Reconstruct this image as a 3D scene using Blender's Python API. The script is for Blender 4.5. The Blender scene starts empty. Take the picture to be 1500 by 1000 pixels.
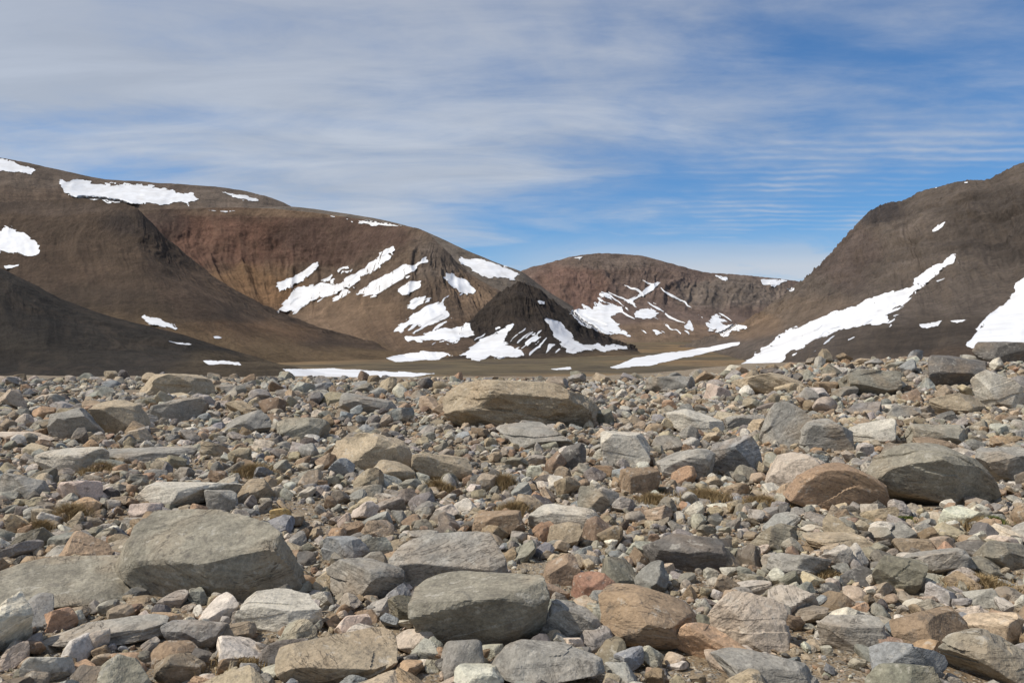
import bpy, bmesh, math, random
import numpy as np
from mathutils import Vector
from mathutils.bvhtree import BVHTree

F=1167.0; HY=520.0; CAMZ=1.6
rng=np.random.default_rng(7); random.seed(7)
scene=bpy.context.scene
col=scene.collection

# ---------------------------------------------------------------- noise
def _h(ix,iy,iz,seed):
    n=(ix.astype(np.int64)*374761393+iy.astype(np.int64)*668265263+iz.astype(np.int64)*2147483647+seed*974711)&0xFFFFFFFF
    n=((n^(n>>13))*1274126177)&0xFFFFFFFF
    n=((n^(n>>16))*2246822519)&0xFFFFFFFF
    n=n^(n>>15)
    return (n&0xFFFFFF)/float(0xFFFFFF)
def vnoise(x,y,z,seed=0):
    x=np.asarray(x,float);y=np.asarray(y,float)+0*x;z=np.asarray(z,float)+0*x
    ix=np.floor(x);iy=np.floor(y);iz=np.floor(z)
    fx=x-ix;fy=y-iy;fz=z-iz
    fx=fx*fx*fx*(fx*(fx*6-15)+10);fy=fy*fy*fy*(fy*(fy*6-15)+10);fz=fz*fz*fz*(fz*(fz*6-15)+10)
    r=0
    for a in (0,1):
        for b in (0,1):
            for c in (0,1):
                w=(fx if a else 1-fx)*(fy if b else 1-fy)*(fz if c else 1-fz)
                r=r+w*_h(ix+a,iy+b,iz+c,seed)
    return r*2-1
def fbm(x,y,z=0.0,oct=5,seed=0,gain=0.5,ridged=False):
    r=0;a=1.0;t=0;f=1.0
    for o in range(oct):
        n=vnoise(np.asarray(x)*f+o*17.3,np.asarray(y)*f-o*9.1,np.asarray(z)*f+o*3.7,seed+o)
        if ridged: n=1-2*np.abs(n)
        r=r+a*n;t+=a;a*=gain;f*=2.03
    return r/t
def sm(a,b,x):
    t=np.clip((np.asarray(x,float)-a)/(b-a),0,1);return t*t*(3-2*t)

# ---------------------------------------------------------------- node helpers
class NT:
    def __init__(s,nt): s.nt=nt; s.nt.nodes.clear()
    def n(s,t,**kw):
        nd=s.nt.nodes.new(t)
        for k,v in kw.items():
            if k=='inp':
                for kk,vv in v.items():
                    if isinstance(vv,bpy.types.NodeSocket): s.nt.links.new(vv,nd.inputs[kk])
                    else: nd.inputs[kk].default_value=vv
            else: setattr(nd,k,v)
        return nd
    def math(s,op,a,b=0.0,c=0.0,clamp=False):
        nd=s.n('ShaderNodeMath',operation=op,use_clamp=clamp,inp={0:a,1:b,2:c}); return nd.outputs[0]
    def vmul(s,v,k): return s.n('ShaderNodeVectorMath',operation='MULTIPLY',inp={0:v,1:k}).outputs[0]
    def mix(s,f,a,b,blend='MIX'):
        nd=s.n('ShaderNodeMix',data_type='RGBA',blend_type=blend,clamp_factor=True)
        for k,v in ((0,f),(6,a),(7,b)):
            if isinstance(v,bpy.types.NodeSocket): s.nt.links.new(v,nd.inputs[k])
            else: nd.inputs[k].default_value=v
        return nd.outputs[2]
    def noise(s,v,scale,detail=4,rough=0.5,dist=0.0):
        return s.n('ShaderNodeTexNoise',inp={'Vector':v,'Scale':scale,'Detail':detail,'Roughness':rough,'Distortion':dist}).outputs[0]
    def mr(s,v,a,b,c=0.0,d=1.0,smooth=False):
        nd=s.n('ShaderNodeMapRange',inp={0:v,1:a,2:b,3:c,4:d})
        if smooth: nd.interpolation_type='SMOOTHSTEP'
        return nd.outputs[0]
    def comb(s,v): return s.n('ShaderNodeCombineXYZ',inp={0:v,1:v,2:v}).outputs[0]
    def bsdf(s,color,rough,bumps):
        nrm=None
        for h,st,dist in bumps:
            b=s.n('ShaderNodeBump',inp={'Height':h,'Strength':st,'Distance':dist})
            if nrm is not None: s.nt.links.new(nrm,b.inputs['Normal'])
            nrm=b.outputs[0]
        p=s.n('ShaderNodeBsdfPrincipled',inp={'Base Color':color,'Roughness':rough})
        p.inputs['Specular IOR Level'].default_value=0.2
        if nrm is not None: s.nt.links.new(nrm,p.inputs['Normal'])
        o=s.n('ShaderNodeOutputMaterial'); s.nt.links.new(p.outputs[0],o.inputs[0]); return p
def newmat(name):
    m=bpy.data.materials.new(name); m.use_nodes=True; return m,NT(m.node_tree)

# ---------------------------------------------------------------- materials
def rock_material():
    m,t=newmat("rock_surface")
    a=t.n('ShaderNodeAttribute',attribute_name='rock_color')
    c=t.n('ShaderNodeAttribute',attribute_name='rock_co').outputs['Vector']
    base=a.outputs['Color'];bandk=a.outputs['Alpha']
    n1=t.noise(c,3.2,7,0.66,0.3)
    n2=t.noise(t.vmul(c,(1.2,1.2,11.0)),2.2,6,0.62,0.5)
    n3=t.noise(c,42,4,0.75)
    n4=t.noise(c,11,5,0.7)
    n5=t.noise(c,1.6,3,0.55)
    v1=t.mr(n1,0.3,0.7,0.74,1.24)
    v2=t.math('ADD',1.0,t.math('MULTIPLY',bandk,t.mr(n2,0.3,0.7,-0.38,0.42)))
    v3=t.mr(n3,0.3,0.7,0.68,1.32)
    v=t.math('MULTIPLY',t.math('MULTIPLY',v1,v2),v3)
    colr=t.mix(1.0,base,t.comb(v),'MULTIPLY')
    colr=t.mix(t.mr(n5,0.48,0.70,0,0.5),colr,(0.36,0.255,0.155,1))
    colr=t.mix(t.mr(n4,0.56,0.64,0,0.5),colr,(0.125,0.112,0.095,1))
    colr=t.mix(t.mr(n4,0.42,0.34,0,0.45),colr,(0.56,0.52,0.44,1))
    ck=t.math('ABSOLUTE',t.math('SUBTRACT',n2,0.47))
    crack=t.math('ADD',t.mr(ck,0.0,0.012),t.mr(n5,0.55,0.47),clamp=True)
    colr=t.mix(t.mr(crack,0,1,0.6,0.0),colr,(0.06,0.05,0.042,1))
    t.bsdf(colr,0.95,[(crack,0.6,0.015),(n2,t.math('MULTIPLY',bandk,0.55),0.03),(n1,0.7,0.05),(n4,0.7,0.02),(n3,0.6,0.006)])
    return m
ROCK=rock_material()

def mountain_material():
    m,t=newmat("mountain_rock")
    a=t.n('ShaderNodeAttribute',attribute_name='zone_color').outputs['Color']
    st=t.n('ShaderNodeAttribute',attribute_name='slope_co').outputs['Vector']
    pos=t.n('ShaderNodeTexCoord').outputs['Object']
    nA=t.noise(pos,0.012,10,0.70,0.5)
    nB=t.noise(pos,0.11,6,0.78)
    nC=t.noise(t.vmul(st,(1/10.0,12.0,0)),1.0,7,0.72,1.4)
    nD=t.noise(t.vmul(st,(1/45.0,4.5,0)),1.0,7,0.70,1.5)
    tilt=t.n('ShaderNodeMapping',inp={0:pos,2:(0.25,math.radians(32),0.3),3:(0.004,0.004,0.05)}).outputs[0]
    nS=t.noise(tilt,1.0,7,0.66,0.8)
    v=t.math('MULTIPLY',t.mr(nA,0.3,0.7,0.70,1.30),t.mr(nB,0.3,0.7,0.62,1.40))
    v=t.math('MULTIPLY',v,t.mr(nC,0.3,0.7,0.92,1.08))
    v=t.math('MULTIPLY',v,t.mr(nS,0.35,0.65,0.84,1.16))
    c=t.mix(1.0,a,t.comb(v),'MULTIPLY')
    c=t.mix(t.mr(nD,0.50,0.66,0,0.35),c,t.mix(0.5,a,(0.21,0.150,0.10,1)))
    c=t.mix(t.mr(nA,0.40,0.25,0,0.45),c,(0.035,0.030,0.026,1))
    t.bsdf(c,0.97,[(nA,0.8,16.0),(nS,0.35,6.0),(nC,0.2,3.0),(nB,1.0,4.5)])
    return m
MTN=mountain_material()

def ground_material():
    m,t=newmat("stony_ground")
    a=t.n('ShaderNodeAttribute',attribute_name='zone_color').outputs['Color']
    near=t.n('ShaderNodeAttribute',attribute_name='near_mask').outputs['Fac']
    pos=t.n('ShaderNodeTexCoord').outputs['Object']
    far1=t.noise(pos,0.02,8,0.65,0.3); far2=t.noise(pos,0.15,6,0.7)
    vf=t.math('MULTIPLY',t.mr(far1,0.3,0.7,0.6,1.4),t.mr(far2,0.3,0.7,0.7,1.3))
    cf=t.mix(1.0,a,t.comb(vf),'MULTIPLY')
    vo=t.n('ShaderNodeTexVoronoi',inp={'Vector':pos,'Scale':55.0,'Randomness':1.0})
    vo2=t.n('ShaderNodeTexVoronoi',inp={'Vector':pos,'Scale':22.0,'Randomness':1.0})
    g=t.n('ShaderNodeSeparateColor',inp={0:vo.outputs['Color']})
    g2=t.n('ShaderNodeSeparateColor',inp={0:vo2.outputs['Color']})
    n1=t.noise(pos,1.3,7,0.6,0.3); n2=t.noise(pos,60,6,0.7)
    soil=t.mix(t.mr(n1,0.35,0.65),(0.18,0.128,0.080,1),(0.27,0.215,0.145,1))
    peb=t.mix(g.outputs[1],(0.14,0.125,0.105,1),(0.46,0.41,0.33,1))
    peb2=t.mix(g2.outputs[2],(0.15,0.135,0.115,1),(0.40,0.35,0.28,1))
    soil=t.mix(t.math('MULTIPLY',t.mr(g.outputs[0],0.45,0.5),t.mr(vo.outputs[0],0.5,0.35)),soil,peb)
    soil=t.mix(t.math('MULTIPLY',t.mr(g2.outputs[0],0.62,0.66),t.mr(vo2.outputs[0],0.5,0.38)),soil,peb2)
    soil=t.mix(1.0,soil,t.comb(t.mr(n2,0.3,0.7,0.65,1.3)),'MULTIPLY')
    c=t.mix(near,cf,soil)
    hb=t.math('MULTIPLY',t.mr(vo.outputs[0],0.0,0.6,1.0,0.0),near)
    hb2=t.math('MULTIPLY',t.mr(vo2.outputs[0],0.0,0.6,1.0,0.0),near)
    t.bsdf(c,0.95,[(hb2,0.6,0.02),(hb,0.7,0.01),(n2,0.4,0.006)])
    return m
GROUND=ground_material()

def snow_material():
    m,t=newmat("old_snow")
    pos=t.n('ShaderNodeTexCoord').outputs['Object']
    n=t.noise(pos,0.03,7,0.6);n2=t.noise(t.vmul(pos,(1,1,3)),0.014,7,0.65,0.5)
    c=t.mix(t.mr(n,0.35,0.7),(0.78,0.79,0.81,1),(0.66,0.66,0.66,1))
    c=t.mix(t.mr(n2,0.50,0.68,0,0.6),c,(0.54,0.525,0.51,1))
    t.bsdf(c,0.7,[(n,0.3,1.8)])
    return m
SNOW=snow_material()

# ---------------------------------------------------------------- mesh helper
def mesh_from(name,V,faces,mat,smooth=True):
    V=np.asarray(V,np.float32);faces=np.asarray(faces,np.int32)
    me=bpy.data.meshes.new(name)
    k=faces.shape[1]
    me.vertices.add(len(V));me.vertices.foreach_set('co',V.ravel())
    me.loops.add(faces.size);me.loops.foreach_set('vertex_index',faces.ravel())
    me.polygons.add(len(faces));me.polygons.foreach_set('loop_start',np.arange(0,faces.size,k,dtype=np.int32))
    me.polygons.foreach_set('use_smooth',np.full(len(faces),smooth,dtype=bool))
    me.update(calc_edges=True)
    me.materials.append(mat);return me
def add_obj(name,me,**props):
    o=bpy.data.objects.new(name,me);col.objects.link(o)
    for k,v in props.items(): o[k]=v
    return o
def attr_color(me,name,C):
    C=np.asarray(C,np.float32)
    if C.shape[1]==3: C=np.hstack([C,np.ones((len(C),1),np.float32)])
    a=me.attributes.new(name,'FLOAT_COLOR','POINT');a.data.foreach_set('color',np.ascontiguousarray(C,np.float32).ravel())
def attr_vec(me,name,C):
    a=me.attributes.new(name,'FLOAT_VECTOR','POINT');a.data.foreach_set('vector',np.ascontiguousarray(C,np.float32).ravel())
def attr_f(me,name,C):
    a=me.attributes.new(name,'FLOAT','POINT');a.data.foreach_set('value',np.ascontiguousarray(C,np.float32).ravel())
def grid_faces(nr,nc):
    i=np.arange(nr-1)[:,None];j=np.arange(nc-1)[None,:]
    a=i*nc+j
    return np.stack([a,a+1,a+nc+1,a+nc],-1).reshape(-1,4)

# ---------------------------------------------------------------- ground
VY=[34,150,500,800,1200,2000,3000,5000,15000]
VZ=[0.0,-10,-10.8,-10.4,-4.6,15.3,45,109,330]
def G(x,y):
    x=np.asarray(x,float);y=np.asarray(y,float)
    near=0.40*sm(6,30,y)+0.88*sm(4,17,x)*sm(12,30,y)
    near=near+0.17*fbm(x/3.5,y/3.5,0.3,3,5)*sm(2,6,y)+0.045*fbm(x/0.6,y/0.6,0.7,3,6)
    t=sm(33,120,y)
    far=np.interp(y,VY,VZ)
    far=far+ (2.2*fbm(x/260,y/260,0.1,3,8))*sm(300,1200,y)
    return near*(1-t)+far*t
ang=np.concatenate([np.radians(np.linspace(-180,-46,46)),np.radians(np.arange(-45,45.01,0.28)),np.radians(np.linspace(46,180,46))])
rad=np.concatenate([[0.0],np.exp(np.linspace(math.log(0.6),math.log(16000),460))])
R,A=np.meshgrid(rad,ang,indexing='ij')
GX=R*np.sin(A);GY=R*np.cos(A);GZ=G(GX,GY)
V=np.stack([GX,GY,GZ],-1).reshape(-1,3)
fc=grid_faces(len(rad),len(ang))[:, ::-1]
ground_me=mesh_from("ground",V,fc,GROUND)
nm=1-sm(60,200,V[:,1])
fx=V[:,0];fy=V[:,1]
n=fbm(fx/260,fy/200,0.2,5,31)
tan=np.array([0.190,0.126,0.064]);ol=np.array([0.112,0.086,0.048]);dk=np.array([0.068,0.053,0.036])
k=sm(-0.2,0.3,n)[:,None]
C=tan*k+ol*(1-k)
k2=(sm(0.02,0.35,fbm(fx/90,fy/120,0.5,5,33)))[:,None]
C=C*(1-0.6*k2)+dk*0.6*k2
attr_color(ground_me,'zone_color',C);attr_f(ground_me,'near_mask',nm)
ground=add_obj("ground",ground_me,kind="structure",label="stony brown moraine ground and grassy valley floor",category="ground")

# ---------------------------------------------------------------- mountains
terr_V=[];terr_F=[];off=0
msk=(V[fc][:,:,1].min(1)>180)
terr_V.append(V);terr_F.append(fc[msk]);off+=len(V)

def catmull(P,n):
    P=np.asarray(P,float)
    m=len(P);Q=np.concatenate([[2*P[0]-P[1]],P,[2*P[-1]-P[-2]]])
    t=np.linspace(0,m-1,n);i=np.minimum(t.astype(int),m-2);f=(t-i)
    f=f.reshape((-1,)+(1,)*(P.ndim-1))
    p0,p1,p2,p3=Q[i],Q[i+1],Q[i+2],Q[i+3]
    c=0.5*((2*p1)+(-p0+p2)*f+(2*p0-5*p1+4*p2-p3)*f**2+(-p0+3*p1-3*p2+p3)*f**3)
    l=p1*(1-f)+p2*f
    return 0.6*c+0.4*l
def W(px,py,d): return ((px-750)/F*d,d,CAMZ+(HY-py)/F*d)

def mountain(name,label,cols,ncol,nrow,base,blobs,gully=18,gs=110,iso=10,ridge_amp=0.25,back=(500,160),seed=1,footc=(0.14,0.10,0.06),crag=0.0,wf0=0.80,strata=0.0,low=0.88):
    global off
    P=np.array([[W(*p) for p in c] for c in cols])
    ft=P[:,-1].copy();pv=P[:,-2]
    d=ft-pv;d[:,2]=0;d/=np.linalg.norm(d,axis=1,keepdims=True)+1e-9
    apr=ft+d*ft[:,1:2]*0.10;apr[:,2]=G(apr[:,0],apr[:,1])-14
    P=np.concatenate([P,apr[:,None]],1)
    S=catmull(P,ncol)
    S=np.swapaxes(catmull(np.swapaxes(S,0,1),nrow),0,1)
    px=750+S[...,0]/S[...,1]*F;py=HY-(S[...,2]-CAMZ)/S[...,1]*F
    du=np.gradient(S,axis=0);dv=np.gradient(S,axis=1)
    N=np.cross(dv,du);N/=np.linalg.norm(N,axis=-1,keepdims=True)+1e-9
    flip=np.sign(N[...,2:3]);flip[flip==0]=1;N=N*flip
    s=np.concatenate([[0],np.cumsum(np.linalg.norm(np.diff(S[:,nrow//3],axis=0),axis=-1))])
    t=np.linspace(0,1.25,nrow)
    SS,TT=np.meshgrid(s,t,indexing='ij')
    warp=fbm(SS/200,TT*2.5,0.5,4,seed+50)*0.8
    g=fbm(SS/gs+warp,TT*1.3,seed*1.7,6,seed,0.56,True)
    g2=fbm(SS/(gs*0.2)+warp*2.5,TT*4.2,seed*2.1,5,seed+9,0.62,True)
    env=ridge_amp+(1-ridge_amp)*sm(0.02,0.22,TT);env=env*(1-low*sm(0.36,0.72,TT))
    D=gully*g*env+gully*0.30*g2*env+iso*fbm(S[...,0]/80,S[...,1]/80,S[...,2]/80,7,seed+20,0.62)*(0.15+0.85*env)
    if strata>0:
        q=S[...,2]*0.8+S[...,0]*0.55
        D=D+strata*fbm(q/26,S[...,0]/400,S[...,1]/400,5,seed+81,0.6,True)*(1-sm(0.3,0.6,TT))*(0.3+0.7*sm(0,0.1,TT))
    D=D*(1-0.7*sm(0.9,1.1,TT))
    S2=S+N*D[...,None]
    if crag>0: S2[...,2]+=crag*fbm(SS/22,TT*8,0.6,5,seed+71,0.65,True)*(1-sm(0,0.2,TT))*(0.4+0.6*sm(-0.1,0.3,fbm(SS/300,0*TT,0.1,2,seed+72)))
    nb=14
    bk=[]
    for i in range(nb,0,-1):
        f=i/nb
        o=S2[:,0].copy();r=o[:,:2]/np.linalg.norm(o[:,:2],axis=1,keepdims=True)
        o[:,:2]+=r*back[0]*f;o[:,2]-=back[1]*f**1.3+0
        o[:,2]+=fbm(o[:,0]/60,o[:,1]/60,0.3,4,seed+77)*6*f
        bk.append(o)
    full=np.concatenate([np.stack(bk,1),S2],1)
    nr=full.shape[1]
    V=full.reshape(-1,3)
    fcs=grid_faces(ncol,nr)
    me=mesh_from(name,V,fcs,MTN)
    if me.polygons[len(me.polygons)//2].normal.z<0: me.flip_normals()
    C=np.zeros((ncol,nrow,3))+np.array(base)
    wn=fbm(px/40,py/25,0.2,4,seed+60)
    for (bx,by,rx,ry,cc,stn) in blobs:
        q=np.sqrt(((px-bx)/rx)**2+((py-by)/ry)**2)+0.35*wn
        w=(stn*(1-sm(0.55,1.15,q)))[...,None]
        C=C*(1-w)+np.array(cc)*w
    C=C*(1+0.32*fbm(SS/55+warp*3,TT*8.0,0.1,6,seed+61,0.6)[...,None])
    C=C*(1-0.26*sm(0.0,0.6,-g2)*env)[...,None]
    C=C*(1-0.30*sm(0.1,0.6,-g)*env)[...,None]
    C=C*0.95
    wf=(sm(wf0,wf0+0.22,TT+0.12*fbm(SS/90,TT*4,0.4,4,seed+63)))[...,None]
    C=C*(1-wf)+np.array(footc)*wf
    Cf=np.concatenate([np.repeat(C[:,:1],nb,1),C],1).reshape(-1,3)
    sl=np.zeros((ncol,nr,3));sl[...,0]=s[:,None];sl[:,nb:,1]=t[None,:]
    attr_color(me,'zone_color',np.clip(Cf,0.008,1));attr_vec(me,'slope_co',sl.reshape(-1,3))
    terr_V.append(V);terr_F.append(fcs+off);off+=len(V)
    return add_obj(name,me,kind="structure",label=label,category="mountain")

RED=(0.148,0.080,0.055);BRN=(0.125,0.083,0.055);TAN=(0.215,0.146,0.094);DRK=(0.034,0.028,0.023);GRY=(0.145,0.115,0.092);OCH=(0.205,0.122,0.066)

def rows(ridge,dy,dd):
    out=[]
    for (x,y,d) in ridge:
        out.append([(x,y,d)]+[(x,max(y+a,yy) if yy else y+a,d*b) for (a,yy),b in zip(dy,dd)])
    return out
mountain("mountain","broad brown plateau mountain with snow fields on top",
  rows([(-500,170,3300),(-250,200,3500),(-100,216,3600),(0,231,3600),(60,243,3600),(150,262,3600),(250,269,3600),(330,275,3600),(390,287,3600),(425,302,3600),(470,330,3600),(520,370,3600)],
       [(35,None),(75,None),(170,None)],[0.93,0.85,0.72]),420,90,(0.125,0.095,0.073),
  [(60,300,250,30,BRN,0.6),(350,290,100,20,GRY,0.6)],gully=8,iso=8,seed=3)
mountain("mountain","low brown plateau shoulder with a snow bank",
  rows([(330,306,3100),(430,303,3100),(500,312,3000),(560,322,2900),(620,338,2700),(680,365,2550),(720,382,2450),(765,399,2400),(800,425,2400),(840,450,2400)],
       [(18,None),(45,None),(110,None)],[0.96,0.9,0.8]),300,70,(0.155,0.128,0.103),[],gully=4,iso=4,seed=5)
mountain("mountain","rounded reddish brown mountain with snow gullies",
  [[(660,440,4700),(660,465,4500),(660,480,4200),(660,503,3300)],
   [(735,411,4700),(735,440,4450),(735,470,4100),(735,503,3300)],
   [(775,393,4680),(778,426,4400),(783,464,4000),(785,503,3300)],
   [(820,381,4670),(820,414,4370),(820,458,3950),(820,503,3280)],
   [(850,374,4670),(850,408,4370),(850,455,3980),(850,503,3300)],
   [(885,371,4680),(882,406,4390),(882,452,4020),(890,503,3330)],
   [(935,374,4680),(930,406,4400),(922,452,4030),(930,503,3330)],
   [(985,387,4670),(972,418,4370),(965,460,3960),(970,503,3300)],
   [(1030,399,4700),(1018,426,4400),(1012,463,4010),(1020,503,3300)],
   [(1090,404,4750),(1075,430,4450),(1068,465,4080),(1070,503,3350)],
   [(1140,409,4800),(1130,435,4500),(1120,470,4100),(1120,503,3300)],
   [(1180,414,4800),(1180,440,4500),(1180,470,4100),(1180,503,3300)],
   [(1280,425,4800),(1280,450,4500),(1280,475,4100),(1280,503,3300)]],
  460,170,(0.145,0.103,0.083),[(830,425,70,45,(0.155,0.092,0.070),0.8),(950,487,160,18,TAN,0.7),(1080,430,90,25,(0.165,0.135,0.11),0.8),(900,385,90,15,GRY,0.6),(790,470,60,30,RED,0.5)],gully=24,gs=190,iso=26,seed=12)
mountain("mountain","flat topped red cliff massif with snow gullies",
  [[(150,312,2600),(160,360,2450),(180,420,2300),(200,500,2000)],
   [(215,308,2550),(240,370,2400),(290,430,2200),(330,500,1800)],
   [(300,305,2550),(310,375,2430),(345,440,2150),(390,508,1600)],
   [(400,306,2500),(400,385,2400),(405,460,2150),(440,511,1550)],
   [(480,314,2400),(475,395,2330),(465,462,2080),(500,515,1500)],
   [(560,326,2200),(535,390,2120),(520,455,1880),(560,519,1400)],
   [(618,336,2000),(595,390,1850),(585,465,1640),(620,525,1260)],
   [(648,362,1930),(650,415,1780),(655,470,1560),(685,527,1220)],
   [(688,402,1900),(700,437,1760),(715,482,1540),(745,526,1240)],
   [(742,432,1840),(755,455,1720),(775,488,1560),(800,519,1380)],
   [(790,462,1840),(805,480,1750),(825,497,1600),(840,515,1450)],
   [(835,488,1900),(850,496,1800),(865,505,1700),(875,514,1550)],
   [(885,503,1900),(892,507,1850),(900,510,1760),(905,514,1600)]],
  700,220,(0.135,0.096,0.068),[(340,355,180,55,RED,0.95),(500,350,110,50,(0.105,0.065,0.050),0.9),(370,425,100,38,OCH,1.0),(520,470,100,40,TAN,0.7),(620,490,110,30,BRN,0.7),(640,380,40,45,GRY,0.7),(690,430,45,32,TAN,0.6),(450,312,200,7,TAN,0.7),(240,330,40,30,(0.06,0.04,0.035),0.6)],gully=20,gs=95,iso=12,seed=17,ridge_amp=0.15,footc=(0.165,0.112,0.063))
mountain("mountain","dark pointed rocky spur streaked with snow",
  [[(640,516,1420),(640,518,1400),(640,520,1360),(640,524,1280)],
   [(664,494,1470),(658,504,1430),(652,514,1370),(648,527,1210)],
   [(692,466,1530),(688,484,1470),(684,505,1370),(688,528,1180)],
   [(726,434,1570),(722,464,1500),(728,498,1380),(742,527,1190)],
   [(760,414,1590),(762,452,1500),(772,492,1380),(795,523,1240)],
   [(780,419,1610),(790,456,1520),(806,493,1410),(838,519,1310)],
   [(828,454,1660),(842,477,1580),(857,499,1500),(878,516,1420)],
   [(872,486,1740),(884,497,1680),(898,507,1600),(912,514,1500)],
   [(925,510,1820),(930,513,1780),(935,515,1730),(942,518,1660)]],
  440,160,(0.044,0.034,0.027),[(840,480,50,25,DRK,0.8),(720,514,80,10,BRN,0.8)],gully=11,gs=60,iso=8,seed=19,crag=6,footc=(0.13,0.092,0.055))
mountain("mountain","steep brown mountain spur with scree slopes",
  [[(-400,270,1500),(-400,360,1350),(-400,430,1150),(-400,545,850)],
   [(-150,290,1500),(-150,360,1370),(-150,430,1160),(-150,545,850)],
   [(0,297,1500),(0,350,1380),(0,425,1180),(0,538,850)],
   [(60,294,1480),(60,350,1350),(60,425,1160),(60,538,850)],
   [(120,291,1450),(120,350,1320),(130,425,1140),(130,537,850)],
   [(168,295,1400),(168,350,1300),(190,425,1120),(200,535,850)],
   [(198,304,1370),(205,358,1280),(235,425,1110),(260,533,870)],
   [(218,322,1370),(235,375,1280),(275,435,1120),(310,531,900)],
   [(245,350,1380),(270,398,1300),(312,446,1150),(352,529,930)],
   [(290,388,1410),(315,427,1320),(352,465,1190),(392,528,980)],
   [(340,424,1440),(365,451,1360),(397,480,1230),(432,526,1040)],
   [(400,454,1480),(420,470,1400),(447,493,1280),(478,523,1120)],
   [(470,480,1530),(485,491,1460),(507,504,1370),(528,520,1220)],
   [(545,500,1590),(555,506,1530),(572,512,1440),(588,519,1330)],
   [(620,513,1640),(624,515,1600),(630,517,1540),(636,520,1450)]],
  600,180,(0.084,0.058,0.040),[(100,380,120,40,BRN,0.3),(190,325,50,22,(0.042,0.032,0.027),0.9),(150,450,220,35,(0.058,0.042,0.030),0.8),(290,430,60,40,BRN,0.6),(80,305,130,12,(0.095,0.07,0.054),0.8),(350,490,120,22,OCH,0.6)],gully=6,gs=80,iso=5,seed=23,footc=(0.150,0.102,0.056),crag=4,wf0=0.66)
mountain("mountain","dark hillside with painted cloud shadow dropping to the valley",
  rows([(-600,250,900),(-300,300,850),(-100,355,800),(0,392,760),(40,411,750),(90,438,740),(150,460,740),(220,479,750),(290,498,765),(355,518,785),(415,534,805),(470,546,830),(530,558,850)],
       [(28,None),(0,530),(0,568)],[0.88,0.66,0.5]),440,120,(0.040,0.033,0.026),  # cloud shadow over this slope is put into its dark base colour
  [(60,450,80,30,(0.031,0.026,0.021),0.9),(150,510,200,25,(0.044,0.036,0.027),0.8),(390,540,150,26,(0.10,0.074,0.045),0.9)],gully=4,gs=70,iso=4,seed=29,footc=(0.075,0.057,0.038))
mountain("mountain","tall grey brown mountain with cliffs and long snow chute",
  [[(940,520,2500),(940,521,2480),(940,522,2450),(940,524,2400)],
   [(1000,510,2450),(998,512,2400),(994,515,2320),(985,521,2150)],
   [(1060,491,2300),(1052,497,2230),(1042,505,2080),(1028,518,1800)],
   [(1120,455,2200),(1108,477,2050),(1090,496,1780),(1068,524,1350)],
   [(1163,422,2100),(1148,456,1900),(1126,488,1580),(1100,531,980)],
   [(1205,386,1980),(1192,432,1720),(1168,478,1350),(1145,540,780)],
   [(1242,345,1880),(1226,415,1600),(1200,470,1250),(1175,545,660)],
   [(1266,318,1840),(1255,400,1530),(1240,465,1150),(1215,550,600)],
   [(1290,300,1800),(1300,395,1400),(1300,460,1050),(1280,553,540)],
   [(1322,297,1720),(1345,390,1310),(1355,460,990),(1345,556,505)],
   [(1345,284,1660),(1372,385,1260),(1390,458,950),(1380,558,480)],
   [(1400,269,1550),(1430,370,1200),(1440,455,900),(1440,560,450)],
   [(1450,262,1470),(1500,360,1120),(1520,450,830),(1520,564,420)],
   [(1505,237,1400),(1570,340,1050),(1600,440,780),(1600,568,390)],
   [(1600,200,1300),(1700,320,980),(1750,430,700),(1760,575,350)],
   [(1900,150,1100),(1950,300,800),(2000,420,600),(2000,585,300)]],
  740,230,(0.125,0.100,0.081),[(1240,370,60,60,(0.110,0.083,0.070),0.9),(1290,315,45,22,(0.048,0.041,0.040),0.9),(1190,460,110,28,(0.175,0.130,0.094),0.85),(1400,500,200,40,(0.078,0.061,0.046),0.9),(1480,330,120,70,(0.078,0.063,0.052),0.9),(1350,350,60,40,GRY,0.5),(1100,480,60,20,TAN,0.7),(1480,520,120,25,(0.13,0.085,0.055),0.7)],gully=11,gs=75,iso=7,seed=37,back=(600,100),footc=(0.085,0.064,0.045),crag=9,strata=11,ridge_amp=0.25)

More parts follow.
